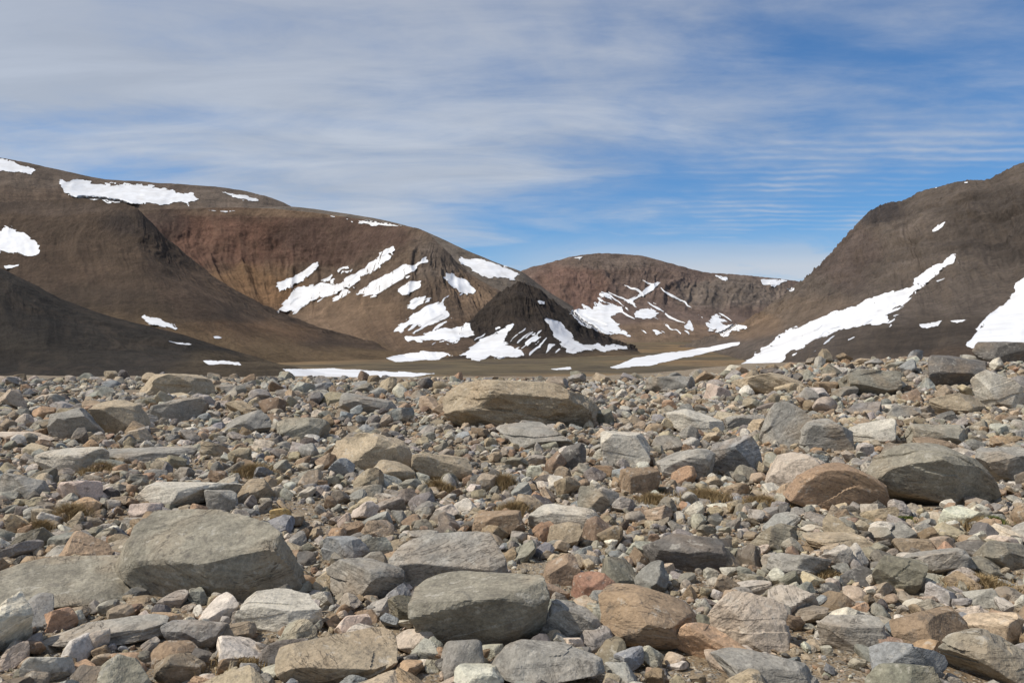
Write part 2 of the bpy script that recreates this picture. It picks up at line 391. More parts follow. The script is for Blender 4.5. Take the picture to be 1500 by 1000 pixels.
# ---------------------------------------------------------------- snow
BV=np.concatenate(terr_V);BF=np.concatenate(terr_F)
bvh=BVHTree.FromPolygons(BV.tolist(),BF.tolist())
CAM=Vector((0,0,CAMZ))
snow=[
 [(88,265),(150,266),(220,271),(265,279),(291,292),(278,300),(200,299),(120,293),(95,283)],
 [(-20,230),(10,235),(30,241),(51,250),(45,255),(10,252),(-20,248)],
 [(325,281),(360,285),(397,298),(372,297),(340,290)],
 [(-30,335),(8,333),(30,338),(52,352),(60,370),(45,378),(20,372),(-30,362)],
 [(5,390),(36,383),(28,392),(8,395)],
 [(198,461),(235,466),(264,481),(258,486),(225,475)],
 [(306,491),(338,494),(322,498)],
 [(296,528),(350,529),(354,535),(305,535)],
 [(412,540),(480,539),(560,543),(640,547),(600,554),(430,553)],
 [(405,457),(418,436),(430,425),(450,418),(500,412),(530,395),(560,372),(579,358),(572,375),(545,400),(505,428),(470,440),(430,455),(410,461)],
 [(406,414),(430,404),(466,383),(468,390),(444,410),(430,424),(410,427)],
 [(524,431),(545,412),(575,398),(590,390),(622,378),(626,384),(595,408),(565,425),(548,435),(530,435)],
 [(583,424),(600,412),(620,411),(618,421),(590,435)],
 [(577,483),(600,466),(628,452),(650,441),(657,463),(640,475),(610,477),(590,486)],
 [(590,455),(608,440),(632,430),(628,440),(606,452)],
 [(650,398),(662,402),(682,410),(699,426),(690,432),(672,428),(652,408)],
 [(594,492),(625,489),(650,480),(690,474),(694,490),(668,500),(630,501),(598,500)],
 [(664,375),(700,379),(740,392),(768,401),(745,411),(715,410),(690,396)],
 [(660,522),(690,508),(715,492),(753,472),(750,486),(738,500),(772,515),(750,523),(690,527)],
 [(764,502),(780,490),(796,483),(790,498),(772,508)],
 [(800,466),(822,470),(832,486),(850,502),(880,504),(916,508),(900,514),(830,516),(818,500),(805,480)],
 [(783,437),(801,441),(797,447),(786,445)],
 [(562,524),(620,514),(664,517),(644,527),(580,531)],
 [(834,455),(852,447),(868,449),(877,430),(888,444),(915,448),(898,466),(910,484),(922,492),(885,489),(850,476)],
 [(918,441),(945,425),(966,412),(955,428),(925,444)],
 [(924,458),(945,450),(974,458),(950,468),(932,468)],
 [(1029,472),(1050,461),(1062,472),(1092,480),(1066,490),(1037,484)],
 [(995,478),(1010,470),(1020,488),(1005,486)],
 [(1043,402),(1072,405),(1062,411)],
 [(1113,409),(1155,411),(1140,420),(1115,419)],
 [(833,379),(864,372),(850,380)],
 [(953,482),(978,488),(962,491)],
 [(893,538),(930,523),(1000,513),(1086,500),(1082,506),(1020,521),(950,536),(905,541)],
 [(1082,532),(1118,512),(1142,490),(1190,470),(1250,448),(1290,430),(1332,418),(1345,405),(1396,375),(1400,384),(1352,420),(1312,445),(1296,462),(1304,476),(1240,482),(1192,497),(1156,518),(1140,540),(1088,541)],
 [(1413,502),(1450,462),(1480,440),(1492,410),(1510,390),(1600,350),(1640,490),(1500,507),(1430,509)],
 [(1366,337),(1388,319),(1381,335),(1370,341)],
 [(1343,476),(1382,468),(1376,480),(1350,481)],
 [(1392,470),(1418,468),(1402,474)],
 [(1405,268),(1422,264),(1418,270)],
 [(1360,275),(1382,270),(1372,277)],
 [(228,320),(246,313),(240,318)],
 [(300,308),(345,309),(330,312)],
 [(470,314),(540,324),(590,331),(545,330)],
 [(240,498),(290,505),(262,506)],
 [(700,515),(770,520),(730,526)],
 [(1150,423),(1166,420),(1160,428)],
 [(798,540),(835,537),(838,541),(815,543)],
]
nets=[([(570,500),(590,430),(650,400),(700,430),(660,480),(640,515)],-35,0.25),
      ([(640,530),(690,480),(780,470),(860,500),(900,520),(760,530)],-40,0.21),
      ([(830,470),(880,420),(960,400),(1100,470),(1000,500),(880,500)],30,0.27),
      ([(405,440),(470,400),(560,350),(600,360),(520,440),(430,470)],-35,0.32),
      ([(1080,540),(1150,480),(1330,410),(1420,370),(1400,410),(1320,480),(1200,520)],-30,0.32)]
def sdf_poly(X,Y,poly):
    P=np.array(poly,float);n=len(P);d=np.full(X.shape,1e18);ins=np.zeros(X.shape,bool)
    for i in range(n):
        a=P[i];b=P[(i+1)%n];e=b-a
        wx=X-a[0];wy=Y-a[1];t=np.clip((wx*e[0]+wy*e[1])/(e@e),0,1)
        d=np.minimum(d,(wx-e[0]*t)**2+(wy-e[1]*t)**2)
        cond=((a[1]>Y)!=(b[1]>Y))
        with np.errstate(divide='ignore',invalid='ignore'):
            xi=(b[0]-a[0])*(Y-a[1])/(b[1]-a[1]+1e-12)+a[0]
        ins^=cond&(X<xi)
    d=np.sqrt(d);return np.where(ins,-d,d)
def components(nv,fs):
    par=list(range(nv))
    def find(a):
        while par[a]!=a: par[a]=par[par[a]];a=par[a]
        return a
    for f in fs:
        a=find(f[0])
        for b in f[1:]:
            b=find(b)
            if a!=b: par[b]=a
    g={}
    for f in fs: g.setdefault(find(f[0]),[]).append(f)
    return list(g.values())
allsnow=[(p,None) for p in snow]+[(p,(an,th)) for p,an,th in nets]
for si,(poly,net) in enumerate(allsnow):
    P=np.array(poly,float);x0,y0=P.min(0)-6;x1,y1=P.max(0)+6
    big=(x1-x0)*(y1-y0)
    flat=(y0>490 and y1-y0<62 and net is None)
    step=0.9 if big<9000 else 1.25
    xs=np.arange(x0,x1,step);ys=np.arange(y0,y1,step*(0.5 if flat else 0.8))
    X,Y=np.meshgrid(xs,ys,indexing='ij')
    amp=min(9.5,2.2+min(x1-x0-8,y1-y0-8)*0.21)
    if flat: amp=2.4
    sd=sdf_poly(X,Y,poly)
    if net is None:
        wx=X+5*fbm(X/10,Y/10,si*1.1,3,300+si);wy=Y+4*fbm(X/10,Y/10,si*2.1,3,340+si)
        # break the edge up along the fall line of the gullies
        Pc=P-P.mean(0);uu,ss,vt=np.linalg.svd(Pc,full_matrices=False);ax=vt[0]
        U=wx*ax[0]+wy*ax[1];Vv=-wx*ax[1]+wy*ax[0]
        Fd=sd+amp*fbm(U/20,Vv/6.5,si*3.3,6,90+si,0.6)+0.8
    else:
        a=math.radians(net[0]);ca,sa=math.cos(a),math.sin(a)
        wx=X+5*fbm(X/20,Y/20,si*1.1,3,300+si);wy=Y+5*fbm(X/20,Y/20,si*2.1,3,340+si)
        U=wx*ca+wy*sa;Vv=-wx*sa+wy*ca
        nz=fbm(U/32,Vv/3.8,si*2.2,4,200+si,0.5)
        Fd=(net[1]-nz)*14+np.maximum(sd+12,0)*0.5
    T=np.full(X.shape,np.nan);DR=np.stack([(X-750)/F,np.ones_like(X),(HY-Y)/F],-1);DR/=np.linalg.norm(DR,axis=-1,keepdims=True)
    for i in range(X.shape[0]):
        for j in range(X.shape[1]):
            if Fd[i,j]<4:
                dv=Vector(DR[i,j])
                loc,nor,idx,ds=bvh.ray_cast(CAM+dv*150,dv)
                if loc is not None: T[i,j]=ds+150
    if not flat:
        ok=~np.isnan(T);T0=T.copy()
        def blur(A_,it):
            B=np.where(ok,A_,0);Wt=ok.astype(float)
            for _ in range(it):
                for ax_ in (0,1):
                    B=(np.roll(B,1,ax_)+B+np.roll(B,-1,ax_))/3;Wt=(np.roll(Wt,1,ax_)+Wt+np.roll(Wt,-1,ax_))/3
            return B/np.maximum(Wt,1e-6)
        for it in (8,5,3):
            S_=blur(T,it)
            good=ok&(np.abs(S_-T0)<0.02*T0)
            T=np.where(good,np.minimum(T,S_),T)
        T=blur(T,2)
        T=np.where(ok,np.where(np.abs(T-T0)<0.03*T0,T,T0),np.nan)
        T=T*0.9990
    else: T=T*0.9993
    pts=np.array(CAM)+DR*T[...,None]
    vs=[];fs=[];cache={}
    def corner(i,j):
        k=(i,j)
        if k not in cache: cache[k]=len(vs);vs.append(pts[i,j].copy())
        return cache[k]
    def edge(a,b):
        k=(a,b) if a<b else (b,a)
        if k not in cache:
            fa=Fd[k[0]];fb=Fd[k[1]];t=fa/(fa-fb)
            cache[k]=len(vs);vs.append(pts[k[0]]*(1-t)+pts[k[1]]*t)
        return cache[k]
    nx,ny=X.shape;thr=0.35 if flat else 0.07
    for i in range(nx-1):
        for j in range(ny-1):
            if min(Fd[i,j],Fd[i+1,j],Fd[i+1,j+1],Fd[i,j+1])>=0: continue
            q=[(i,j),(i+1,j),(i+1,j+1),(i,j+1)]
            for tri in ((q[0],q[1],q[2]),(q[0],q[2],q[3])):
                f=[Fd[k] for k in tri]
                if min(f)>=0: continue
                dd=[T[k] for k in tri]
                if dd[0]!=dd[0] or dd[1]!=dd[1] or dd[2]!=dd[2]: continue
                if max(dd)-min(dd)>thr*dd[0]: continue
                poly2=[]
                for a in range(3):
                    ka,kb=tri[a],tri[(a+1)%3]
                    if Fd[ka]<0: poly2.append(corner(*ka))
                    if (Fd[ka]<0)!=(Fd[kb]<0): poly2.append(edge(ka,kb))
                for m_ in range(1,len(poly2)-1): fs.append((poly2[0],poly2[m_],poly2[m_+1]))
    if not fs: continue
    vs=np.array(vs);vs[:,2]+=0.0003*vs[:,1]
    for comp in components(len(vs),fs):
        if len(comp)<10: continue
        ca_=np.array(comp);uq,inv=np.unique(ca_,return_inverse=True)
        pv=vs[uq];ff=inv.reshape(ca_.shape)
        me=mesh_from("snow_patch",pv,ff,SNOW)
        if sum(p.normal.z for p in me.polygons)<0: me.flip_normals()
        ppx=pv[:,0]/pv[:,1]*F;w=ppx.max()-ppx.min()
        lab="long white snow streak lying in a gully" if w>90 else ("white snow patch lying on the brown mountainside" if w>30 else "small white snow remnant on rocky slope")
        if flat: lab="thin white snow strip lying on the valley floor"
        add_obj("snow_patch",me,label=lab,category="snow patch",group="snow patches on the mountains")

# ---------------------------------------------------------------- rocks
ICO={}
def ico(sub):
    if sub not in ICO:
        bm=bmesh.new();bmesh.ops.create_icosphere(bm,subdivisions=sub,radius=1.0)
        bm.verts.ensure_lookup_table()
        ICO[sub]=(np.array([v.co[:] for v in bm.verts]),np.array([[v.index for v in f.verts] for f in bm.faces]))
        bm.free()
    return ICO[sub]
def chip(Vv,r,nch,lo,hi):
    for _ in range(nch):
        n=r.normal(0,1,3);n/=np.linalg.norm(n)
        d=Vv@n;h=d.max()*r.uniform(lo,hi)
        ex=np.maximum(d-h,0)
        Vv=Vv-ex[:,None]*n*0.99
    return Vv
def shape(seed,sub,kind='block',rough=0.05):
    """kind: block (fractured box), slab, facet (many sided), round (worn)"""
    r=np.random.default_rng(seed)
    D,Fc=ico(sub)
    if kind in ('block','slab'):
        N=np.array([[1,0,0],[-1,0,0],[0,1,0],[0,-1,0],[0,0,1],[0,0,-1]],float)+r.normal(0,0.22,(6,3))
        h=r.uniform(0.82,1.0,6)
        kc=4
        cn=r.choice([-1,1],(kc,3))*r.uniform(0.35,1.0,(kc,3))
        if kind=='slab': cn[:,2]*=0.35
        hc=r.uniform(0.92,1.25,kc)
        N=np.vstack([N,cn]);N/=np.linalg.norm(N,axis=1,keepdims=True);h=np.append(h,hc);p=60
    else:
        K=9 if kind=='facet' else 14
        i=np.arange(K)+0.5;ph=np.arccos(1-2*i/K);th=math.pi*(1+5**.5)*i+r.uniform(0,6)
        N=np.stack([np.cos(th)*np.sin(ph),np.sin(th)*np.sin(ph),np.cos(ph)],1)+r.normal(0,0.35,(K,3))
        h=r.uniform(0.55,1.0,K);N/=np.linalg.norm(N,axis=1,keepdims=True);p=55 if kind=='facet' else 9
    dn=np.maximum(D@N.T/h,0)
    rad=(dn**p).sum(1)**(-1.0/p)
    rad=np.minimum(rad,1.6)
    Vv=D*rad[:,None]
    Vv=(Vv-(Vv.max(0)+Vv.min(0))/2)/(Vv.max(0)-Vv.min(0))*2
    s=seed*1.37
    if rough>0 and sub>=3:
        nz=fbm(Vv[:,0]*1.1+s,Vv[:,1]*1.1,Vv[:,2]*1.1,2,seed%50)*rough*1.6
        Vv=Vv+D*nz[:,None]
    if kind=='round': Vv=chip(Vv,r,4,0.85,0.95)
    else:
        Vv=chip(Vv,r,{2:2,3:4,4:5,5:6,6:6}[sub],0.70,0.92)
        if sub>=4: Vv=chip(Vv,r,{4:8,5:16,6:30}[sub],0.94,0.99)
    if sub>=4 and rough>0:
        ax=r.normal(0,0.45,3)+np.array([0,0,1.0]);ax/=np.linalg.norm(ax)
        q=(Vv@ax)*r.uniform(2.0,4)+0.35*fbm(Vv[:,0]*1.2+s,Vv[:,1]*1.2,Vv[:,2]*1.2,2,seed%40+5)
        am=0.0 if kind=='round' else 0.045*(sm(-0.1,0.2,fbm(Vv[:,0]+s,Vv[:,1],Vv[:,2],2,seed%40+8)))
        Vv=Vv+D*((_h(np.floor(q),np.floor(q)*0,np.floor(q)*0+1,seed)-0.5)*2*am)[:,None]
        nz=fbm(Vv[:,0]*4+s,Vv[:,1]*4,Vv[:,2]*4,5,seed%50+3,0.62)*rough*0.5
        Vv=Vv+D*nz[:,None]
    Vv=(Vv-(Vv.max(0)+Vv.min(0))/2)/(Vv.max(0)-Vv.min(0))*2
    return Vv,Fc
def rotm(rx,ry,rz):
    cx,sx,cy,sy,cz,sz=math.cos(rx),math.sin(rx),math.cos(ry),math.sin(ry),math.cos(rz),math.sin(rz)
    return np.array([[cz,-sz,0],[sz,cz,0],[0,0,1]])@np.array([[cy,0,sy],[0,1,0],[-sy,0,cy]])@np.array([[1,0,0],[0,cx,-sx],[0,sx,cx]])
PAL={'grey':(0.315,0.292,0.25),'tan':(0.42,0.34,0.235),'pale':(0.53,0.485,0.40),'dark':(0.16,0.145,0.128),'brown':(0.30,0.218,0.145),
     'rust':(0.40,0.265,0.165),'blue':(0.28,0.28,0.27),'pink':(0.54,0.45,0.355),'olive':(0.285,0.258,0.20),'ochre':(0.50,0.35,0.15),'red':(0.28,0.16,0.11)}
ADJ={'grey':'grey','tan':'tan','pale':'pale grey','dark':'dark grey','brown':'brown','rust':'rusty orange','blue':'bluish grey','pink':'pale pinkish','olive':'olive grey','ochre':'yellow ochre','red':'dark reddish'}
def make_rock(seed,x,y,z,sx,sy,sz,rx,ry,rz,colr,band,sub,kind='block',label='',rough=0.05,name="rock",fit=False,prof=None):
    Vv,Fc=shape(seed,sub,kind,rough)
    S=Vv*np.array([sx,sy,sz])/2
    M=rotm(rx,ry,rz)
    P=S@M.T
    if fit:
        e=P.max(0)-P.min(0);P=(P-(P.max(0)+P.min(0))/2)*np.array([sx,sy,sz])/e
    if prof is not None:
        nbn=14;u=(P[:,0]/sx+0.5);b=np.clip((u*nbn).astype(int),0,nbn-1)
        mx=np.array([P[b==k,2].max() if (b==k).any() else 0 for k in range(nbn)])
        mx=np.convolve(np.pad(mx,1,mode='edge'),[.25,.5,.25],'valid')+sz/2
        uc=(np.arange(nbn)+0.5)/nbn
        tgt=np.interp(uc,np.linspace(0,1,len(prof)),prof)*sz
        ratio=np.clip(tgt/np.maximum(mx,sz*0.2),0.6,1.4)
        P[:,2]=-sz/2+(P[:,2]+sz/2)*np.interp(u,uc,1+(ratio-1)*0.75)
    me=mesh_from(name,P,Fc,ROCK,smooth=(kind=='round'))
    r=np.random.default_rng(seed+999)
    Q=rotm(r.uniform(-.5,.5),r.uniform(-.5,.5),r.uniform(0,6))
    co=S@Q.T+r.uniform(-50,50,3)
    C=np.tile(np.append(np.array(colr),band),(len(P),1))
    attr_color(me,'rock_color',C);attr_vec(me,'rock_co',co)
    o=add_obj(name,me,label=label,category="boulder" if name=="boulder" else "rock",group="loose rocks covering the moraine")
    o.location=(x,y,z);return o
def solve_d(px,py):
    ds=np.concatenate([np.linspace(2.5,40,800)])
    x=(px-750)/F*ds;z=G(x,ds);yy=HY+F*(CAMZ-z)/ds
    i=np.where(yy<=py)[0]
    return ds[i[0]] if len(i) else 33.0

H=[
(186,738,455,882,'olive',0.5,14,'slab',101,"large angular {} boulder with flat lichened top"),
(-40,800,245,905,'olive',0.7,2,'slab',102,"long flat {} slab half sunk in gravel"),
(652,553,880,632,'tan',0.2,2,'block',103,"huge weathered {} boulder rising above the stones"),
(606,835,800,958,'olive',0.4,-10,'block',104,"large faceted {} boulder among stones"),
(785,878,890,950,'grey',0.7,8,'slab',105,"striped {} rock leaning on a boulder"),
(880,862,1022,965,'brown',0.2,4,'facet',106,"coarse grained {} boulder with rough face"),
(1040,866,1160,958,'pink',0.25,-4,'block',107,"blocky {} boulder in full sun"),
(993,908,1090,974,'rust',0.2,10,'facet',108,"bright {} rock with pink veins"),
(478,631,602,700,'tan',0.2,-8,'facet',109,"rounded {} boulder with shaded base"),
(1150,673,1281,754,'rust',0.2,-6,'facet',110,"rounded {} boulder beside a dark slab"),
(1118,664,1218,722,'pink',0.4,-4,'block',111,"{} boulder with orange stain"),
(1273,655,1445,748,'olive',0.25,8,'block',112,"big wedge shaped {} boulder casting deep shadow"),
(537,673,608,714,'tan',0.2,2,'round',113,"small rounded {} boulder"),
(607,660,691,710,'tan',0.3,3,'block',114,"cracked {} boulder on gravel"),
(964,655,1052,707,'grey',0.3,2,'block',115,"blocky {} boulder with worn edges"),
(1034,637,1113,700,'blue',1.0,14,'facet',116,"{} boulder with white bands"),
(880,631,952,688,'pale',0.3,6,'block',117,"{} upright block"),
(1118,586,1205,660,'grey',0.4,-12,'facet',118,"large {} boulder with sloping face"),
(1172,613,1247,664,'grey',0.4,10,'block',119,"{} boulder leaning on another"),
(574,781,742,872,'grey',0.6,6,'slab',120,"pale streaked {} slab tilted toward the sun"),
(774,738,882,790,'pale',0.6,8,'slab',121,"flat {} slab lying on gravel"),
(938,781,1062,842,'dark',0.9,4,'block',122,"{} layered rock with thin stripes"),
(140,586,216,640,'tan',0.2,-3,'block',123,"tall {} boulder"),
(222,581,300,622,'grey',0.4,0,'slab',124,"{} block with flat top"),
(72,597,146,648,'grey',0.4,5,'block',125,"{} angular boulder"),
(-20,602,82,650,'pink',0.1,0,'slab',126,"{} smooth slab"),
(200,546,310,586,'tan',0.2,3,'block',127,"broad {} boulder on the moraine crest"),
(1352,520,1452,572,'dark',0.4,5,'block',128,"{} boulder on the moraine crest"),
(1232,540,1332,582,'olive',0.3,0,'block',129,"{} boulder near the crest"),
(818,648,858,692,'dark',0.3,5,'block',130,"{} upright stone"),
(728,620,842,662,'grey',0.4,0,'facet',131,"{} low boulder"),
(415,933,582,1010,'tan',0.3,0,'block',132,"{} boulder with cracked top"),
(716,940,882,1020,'grey',0.4,0,'facet',133,"rounded {} boulder"),
(1048,955,1192,1020,'grey',0.4,5,'block',134,"{} speckled boulder"),
(68,900,242,958,'grey',0.6,-3,'slab',135,"low flat {} slab"),
(42,955,102,1005,'pale',0.3,0,'block',136,"{} block"),
(1306,893,1422,960,'brown',0.15,6,'facet',137,"{} angular boulder"),
(1276,932,1372,1010,'blue',0.5,-10,'facet',138,"{} pointed rock"),
(1382,918,1520,1010,'olive',0.15,6,'facet',139,"{} rough boulder"),
(474,820,592,884,'grey',0.4,5,'block',140,"{} angular boulder"),
(350,868,474,928,'pale',0.4,-4,'slab',141,"{} block with rusty stain"),
(398,743,426,769,'ochre',0.1,0,'block',142,"small {} stone"),
(838,838,902,884,'red',0.2,6,'block',143,"{} lichen spotted rock"),
(908,682,966,727,'brown',0.2,-4,'block',144,"{} block in shade"),
(846,712,892,757,'olive',0.3,10,'facet',145,"{} pointed stone"),
(574,922,640,962,'pink',0.1,0,'round',146,"smooth rounded {} cobble"),
(117,920,160,962,'pink',0.1,0,'round',147,"round {} cobble"),
(1428,541,1510,602,'pale',0.3,0,'slab',148,"{} flat boulder near the crest"),
(150,654,282,684,'grey',0.5,0,'slab',149,"long low {} slab"),
(1430,500,1497,536,'dark',0.3,-5,'block',150,"{} boulder perched on the crest"),
(198,704,346,752,'pale',0.4,-6,'slab',151,"{} smooth low slab"),
(1130,806,1214,852,'grey',0.5,5,'slab',152,"{} flat rock"),
(1338,640,1400,672,'brown',0.3,4,'block',153,"{} rock beside a slab"),
(1060,606,1122,636,'grey',0.4,0,'slab',154,"{} low rock"),
(60,655,150,700,'pale',0.3,6,'block',155,"{} weathered rock"),
(330,600,400,640,'grey',0.4,-6,'facet',156,"{} angular rock"),
(400,610,480,650,'olive',0.3,6,'block',157,"{} angular rock"),
(1240,612,1316,652,'pale',0.4,-6,'facet',158,"{} boulder"),
(1330,620,1420,655,'olive',0.4,4,'slab',159,"{} flat boulder"),
(1430,655,1510,712,'grey',0.4,-5,'block',160,"{} boulder"),
(300,715,350,752,'grey',0.3,6,'block',161,"{} rock"),
(690,745,770,795,'brown',0.2,-6,'block',162,"{} stone"),
(470,785,540,830,'blue',0.4,6,'facet',163,"{} angular stone"),
(240,905,330,960,'blue',0.3,0,'block',164,"{} block"),
(1200,900,1290,960,'grey',0.5,6,'slab',165,"{} slab fragment"),
(1180,780,1290,815,'tan',0.3,6,'slab',166,"{} low slab"),
(1330,800,1420,850,'grey',0.5,-6,'block',167,"{} rock"),
(1430,790,1510,840,'olive',0.3,6,'block',168,"{} rock"),
(0,690,70,735,'grey',0.4,6,'facet',169,"{} rock"),
(1360,575,1440,610,'tan',0.4,6,'block',170,"{} boulder"),
(980,600,1060,640,'pale',0.3,6,'facet',171,"{} rock"),
(500,575,580,610,'grey',0.3,6,'block',172,"{} rock"),
(1080,545,1170,580,'tan',0.3,6,'block',173,"{} rock near the crest"),
(950,550,1020,578,'grey',0.3,6,'block',174,"{} rock near the crest"),
]
PROF={103:[580,560,554,553,556,558,560,573,576,586],106:[885,869,865,864,868,876,886,900,925],107:[905,884,870,866,868,875,880,890,912],
109:[660,642,633,631,633,636,645,660],110:[715,693,682,676,673,676,685,700,720],112:[690,671,662,657,655,655,658,664,680,712],
118:[625,602,590,587,590,598,610,625,642]}
LEAN={101:26,120:22,112:-4,104:16,102:2,103:0,126:0}
CSC={108:1.25,103:0.86,102:0.85,126:1.1}
foot=[]
for (x0,y0,x1,y1,cc,band,tilt,kind,seed,lab) in H:
    slab=kind=='slab'
    cx=(x0+x1)/2;d0=solve_d(cx,y1-2)
    w=(x1-x0)/F*d0;kd=0.62 if slab else 0.72
    if seed in(102,): kd=0.95
    dep=w*kd
    d0=min(d0,34)
    for _ in range(2):
        w=(x1-x0)/F*(d0+dep*0.4); dep=w*kd
    yc=d0+dep*0.45
    ztop=CAMZ-(y0-HY)*(d0+dep*(0.6 if slab else 0.5))/F
    if seed==101: ztop=CAMZ-(y0-HY)*(d0+dep*0.8)/F
    if seed in (102,126): ztop=CAMZ-(y0-HY)*(d0+dep*0.95)/F
    xc=(cx-750)/F*yc
    gz=float(G(xc,yc))
    gf=float(G((cx-750)/F*d0,d0))
    gl=min(gz,gf)
    Ht=max(ztop-gl,w*(0.08 if seed in (102,126) else 0.16))
    if seed in (102,126): Ht=min(Ht,0.11*w)
    if seed==112: Ht*=1.06
    emb=0.26*Ht
    tot=Ht+emb
    sub=6 if (x1-x0)>70 else 5
    label=lab.format(ADJ[cc])
    if len(label.split())<4: label+=" resting among gravel and stones"
    base=np.array(PAL[cc])*rng.uniform(0.92,1.1)*CSC.get(seed,1.0)
    if seed==110: base=np.array((0.36,0.245,0.16))
    pf=None
    if seed in PROF:
        pf=[(emb+Ht*max((y1-q)/(y1-y0),0.15))/tot for q in PROF[seed]]
    make_rock(seed,xc,yc,gl-emb+tot/2,w*1.04,dep,tot*1.0,math.radians(LEAN.get(seed,random.uniform(-4,14))),math.radians(tilt),math.radians(random.uniform(-16,16)),base,band,sub,kind=kind,label=label,rough=0.12 if seed==103 else 0.05,name="boulder" if w>0.55 else "rock",fit=True,prof=pf)
    foot.append((xc,yc,w/2,dep/2,Ht))
foot=np.array(foot)

def scatter(n,dmin,dmax,smin,smax,pw=2.2):
    u=rng.uniform(0,1,n);y=np.sqrt(dmin**2+u*(dmax**2-dmin**2))
    x=rng.uniform(-0.74,0.74,n)*y
    v=rng.uniform(0,1,n)
    s=(smin**(-pw)+v*(smax**(-pw)-smin**(-pw)))**(-1/pw)
    return np.stack([x,y,s],1)
def area(a,b): return 0.74*(b*b-a*a)
big=np.vstack([scatter(int(area(3,14)*1.1),3,14,0.26,0.5),scatter(int(area(14,36)*1.05),14,36,0.34,0.9,2.0)])
mid=np.vstack([scatter(int(area(3,37)*16),3,37,0.15,0.34,1.8),scatter(int(area(3,15)*42),3,15,0.10,0.24,1.4)])
sml=scatter(int(area(2.8,22)*75),2.8,22,0.06,0.15,1.7)
tin=scatter(int(area(2.6,11)*200),2.6,11,0.022,0.06,1.8)
gra=scatter(int(area(2.6,6.5)*500),2.6,6.5,0.008,0.022)
def rej(A,k):
    keep=np.ones(len(A),bool)
    for (hx,hy,a,b,h) in foot:
        q=((A[:,0]-hx)/(a*k+A[:,2]*0.25))**2+((A[:,1]-hy)/(b*k+A[:,2]*0.25))**2
        keep&=q>1
    return A[keep]
big=rej(big,0.95);mid=rej(mid,0.84);sml=rej(sml,0.86);tin=rej(tin,0.88);gra=rej(gra,0.88)
def openness(A): return sm(0.08,0.34,fbm(A[:,0]/1.9,A[:,1]/1.5,0.4,4,123))
def thin(A,k): return A[rng.uniform(0,1,len(A))>k*openness(A)]
def poisson(A,k):
    A=A[np.argsort(-A[:,2])];out=[];cell={}
    for a in A:
        cx,cy=int(a[0]//1),int(a[1]//1);ok=True
        for i in (-1,0,1):
            for j in (-1,0,1):
                for b in cell.get((cx+i,cy+j),()):
                    if (a[0]-b[0])**2+(a[1]-b[1])**2<(k*(a[2]+b[2])/2)**2: ok=False;break
                if not ok: break
            if not ok: break
        if ok: cell.setdefault((cx,cy),[]).append(a);out.append(a)
    return np.array(out)
bm_=poisson(np.vstack([big,mid]),0.58)
keep=~((bm_[:,1]<14)&(bm_[:,2]<0.3)&(rng.uniform(0,1,len(bm_))<0.7*openness(bm_)))
bm_=bm_[keep];sml=thin(sml,0.55);tin=thin(tin,0.5)
app=bm_[:,2]/bm_[:,1]
inview=(np.abs(bm_[:,0]/bm_[:,1])<0.635)&(bm_[:,1]>3.95)&(bm_[:,1]<33)
order=np.argsort(-(app*inview))
NI=300-len(H)-2
ind=bm_[order[:NI]];rest=bm_[order[NI:]]
ckeys=['grey','tan','pale','dark','brown','rust','blue','pink','olive']
cw=np.array([0.25,0.20,0.15,0.08,0.12,0.035,0.05,0.045,0.12]);cw/=cw.sum()
def colors(n):
    idx=rng.choice(len(ckeys),n,p=cw)
    b=np.array([PAL[k] for k in ckeys])[idx]
    return idx,b*rng.uniform(0.68,1.2,(n,1))*rng.uniform(0.96,1.04,(n,3)),rng.uniform(0.1,0.8,n)
ci,cb,cbd=colors(len(ind))
KN=['block','facet','slab','round']
SH=["blocky","angular","flat sided","rounded"];ON=["resting on gravel","among smaller stones","half buried in gravel","wedged between stones"]
for i,(x,y,s) in enumerate(ind):
    ax=rng.uniform(0.6,0.95);az=rng.uniform(0.42,0.85)
    gz=float(G(x,y));k=int(rng.choice(4,p=[.42,.32,.21,.05]));m_=int(rng.integers(0,4))
    if KN[k]=='slab': az*=0.6
    make_rock(1000+i,x,y,gz+s*az*rng.uniform(0.08,0.3),s*1.04,s*ax,s*az,rng.uniform(-.55,.55),rng.uniform(-.55,.55),rng.uniform(0,6.28),cb[i],cbd[i],5,kind=KN[k],
       label=f"{ADJ[ckeys[ci[i]]]} {SH[k]} rock {ON[m_]}",rough=0.05)
Vs=[];Fs=[];Cs=[];Co=[];vo=0
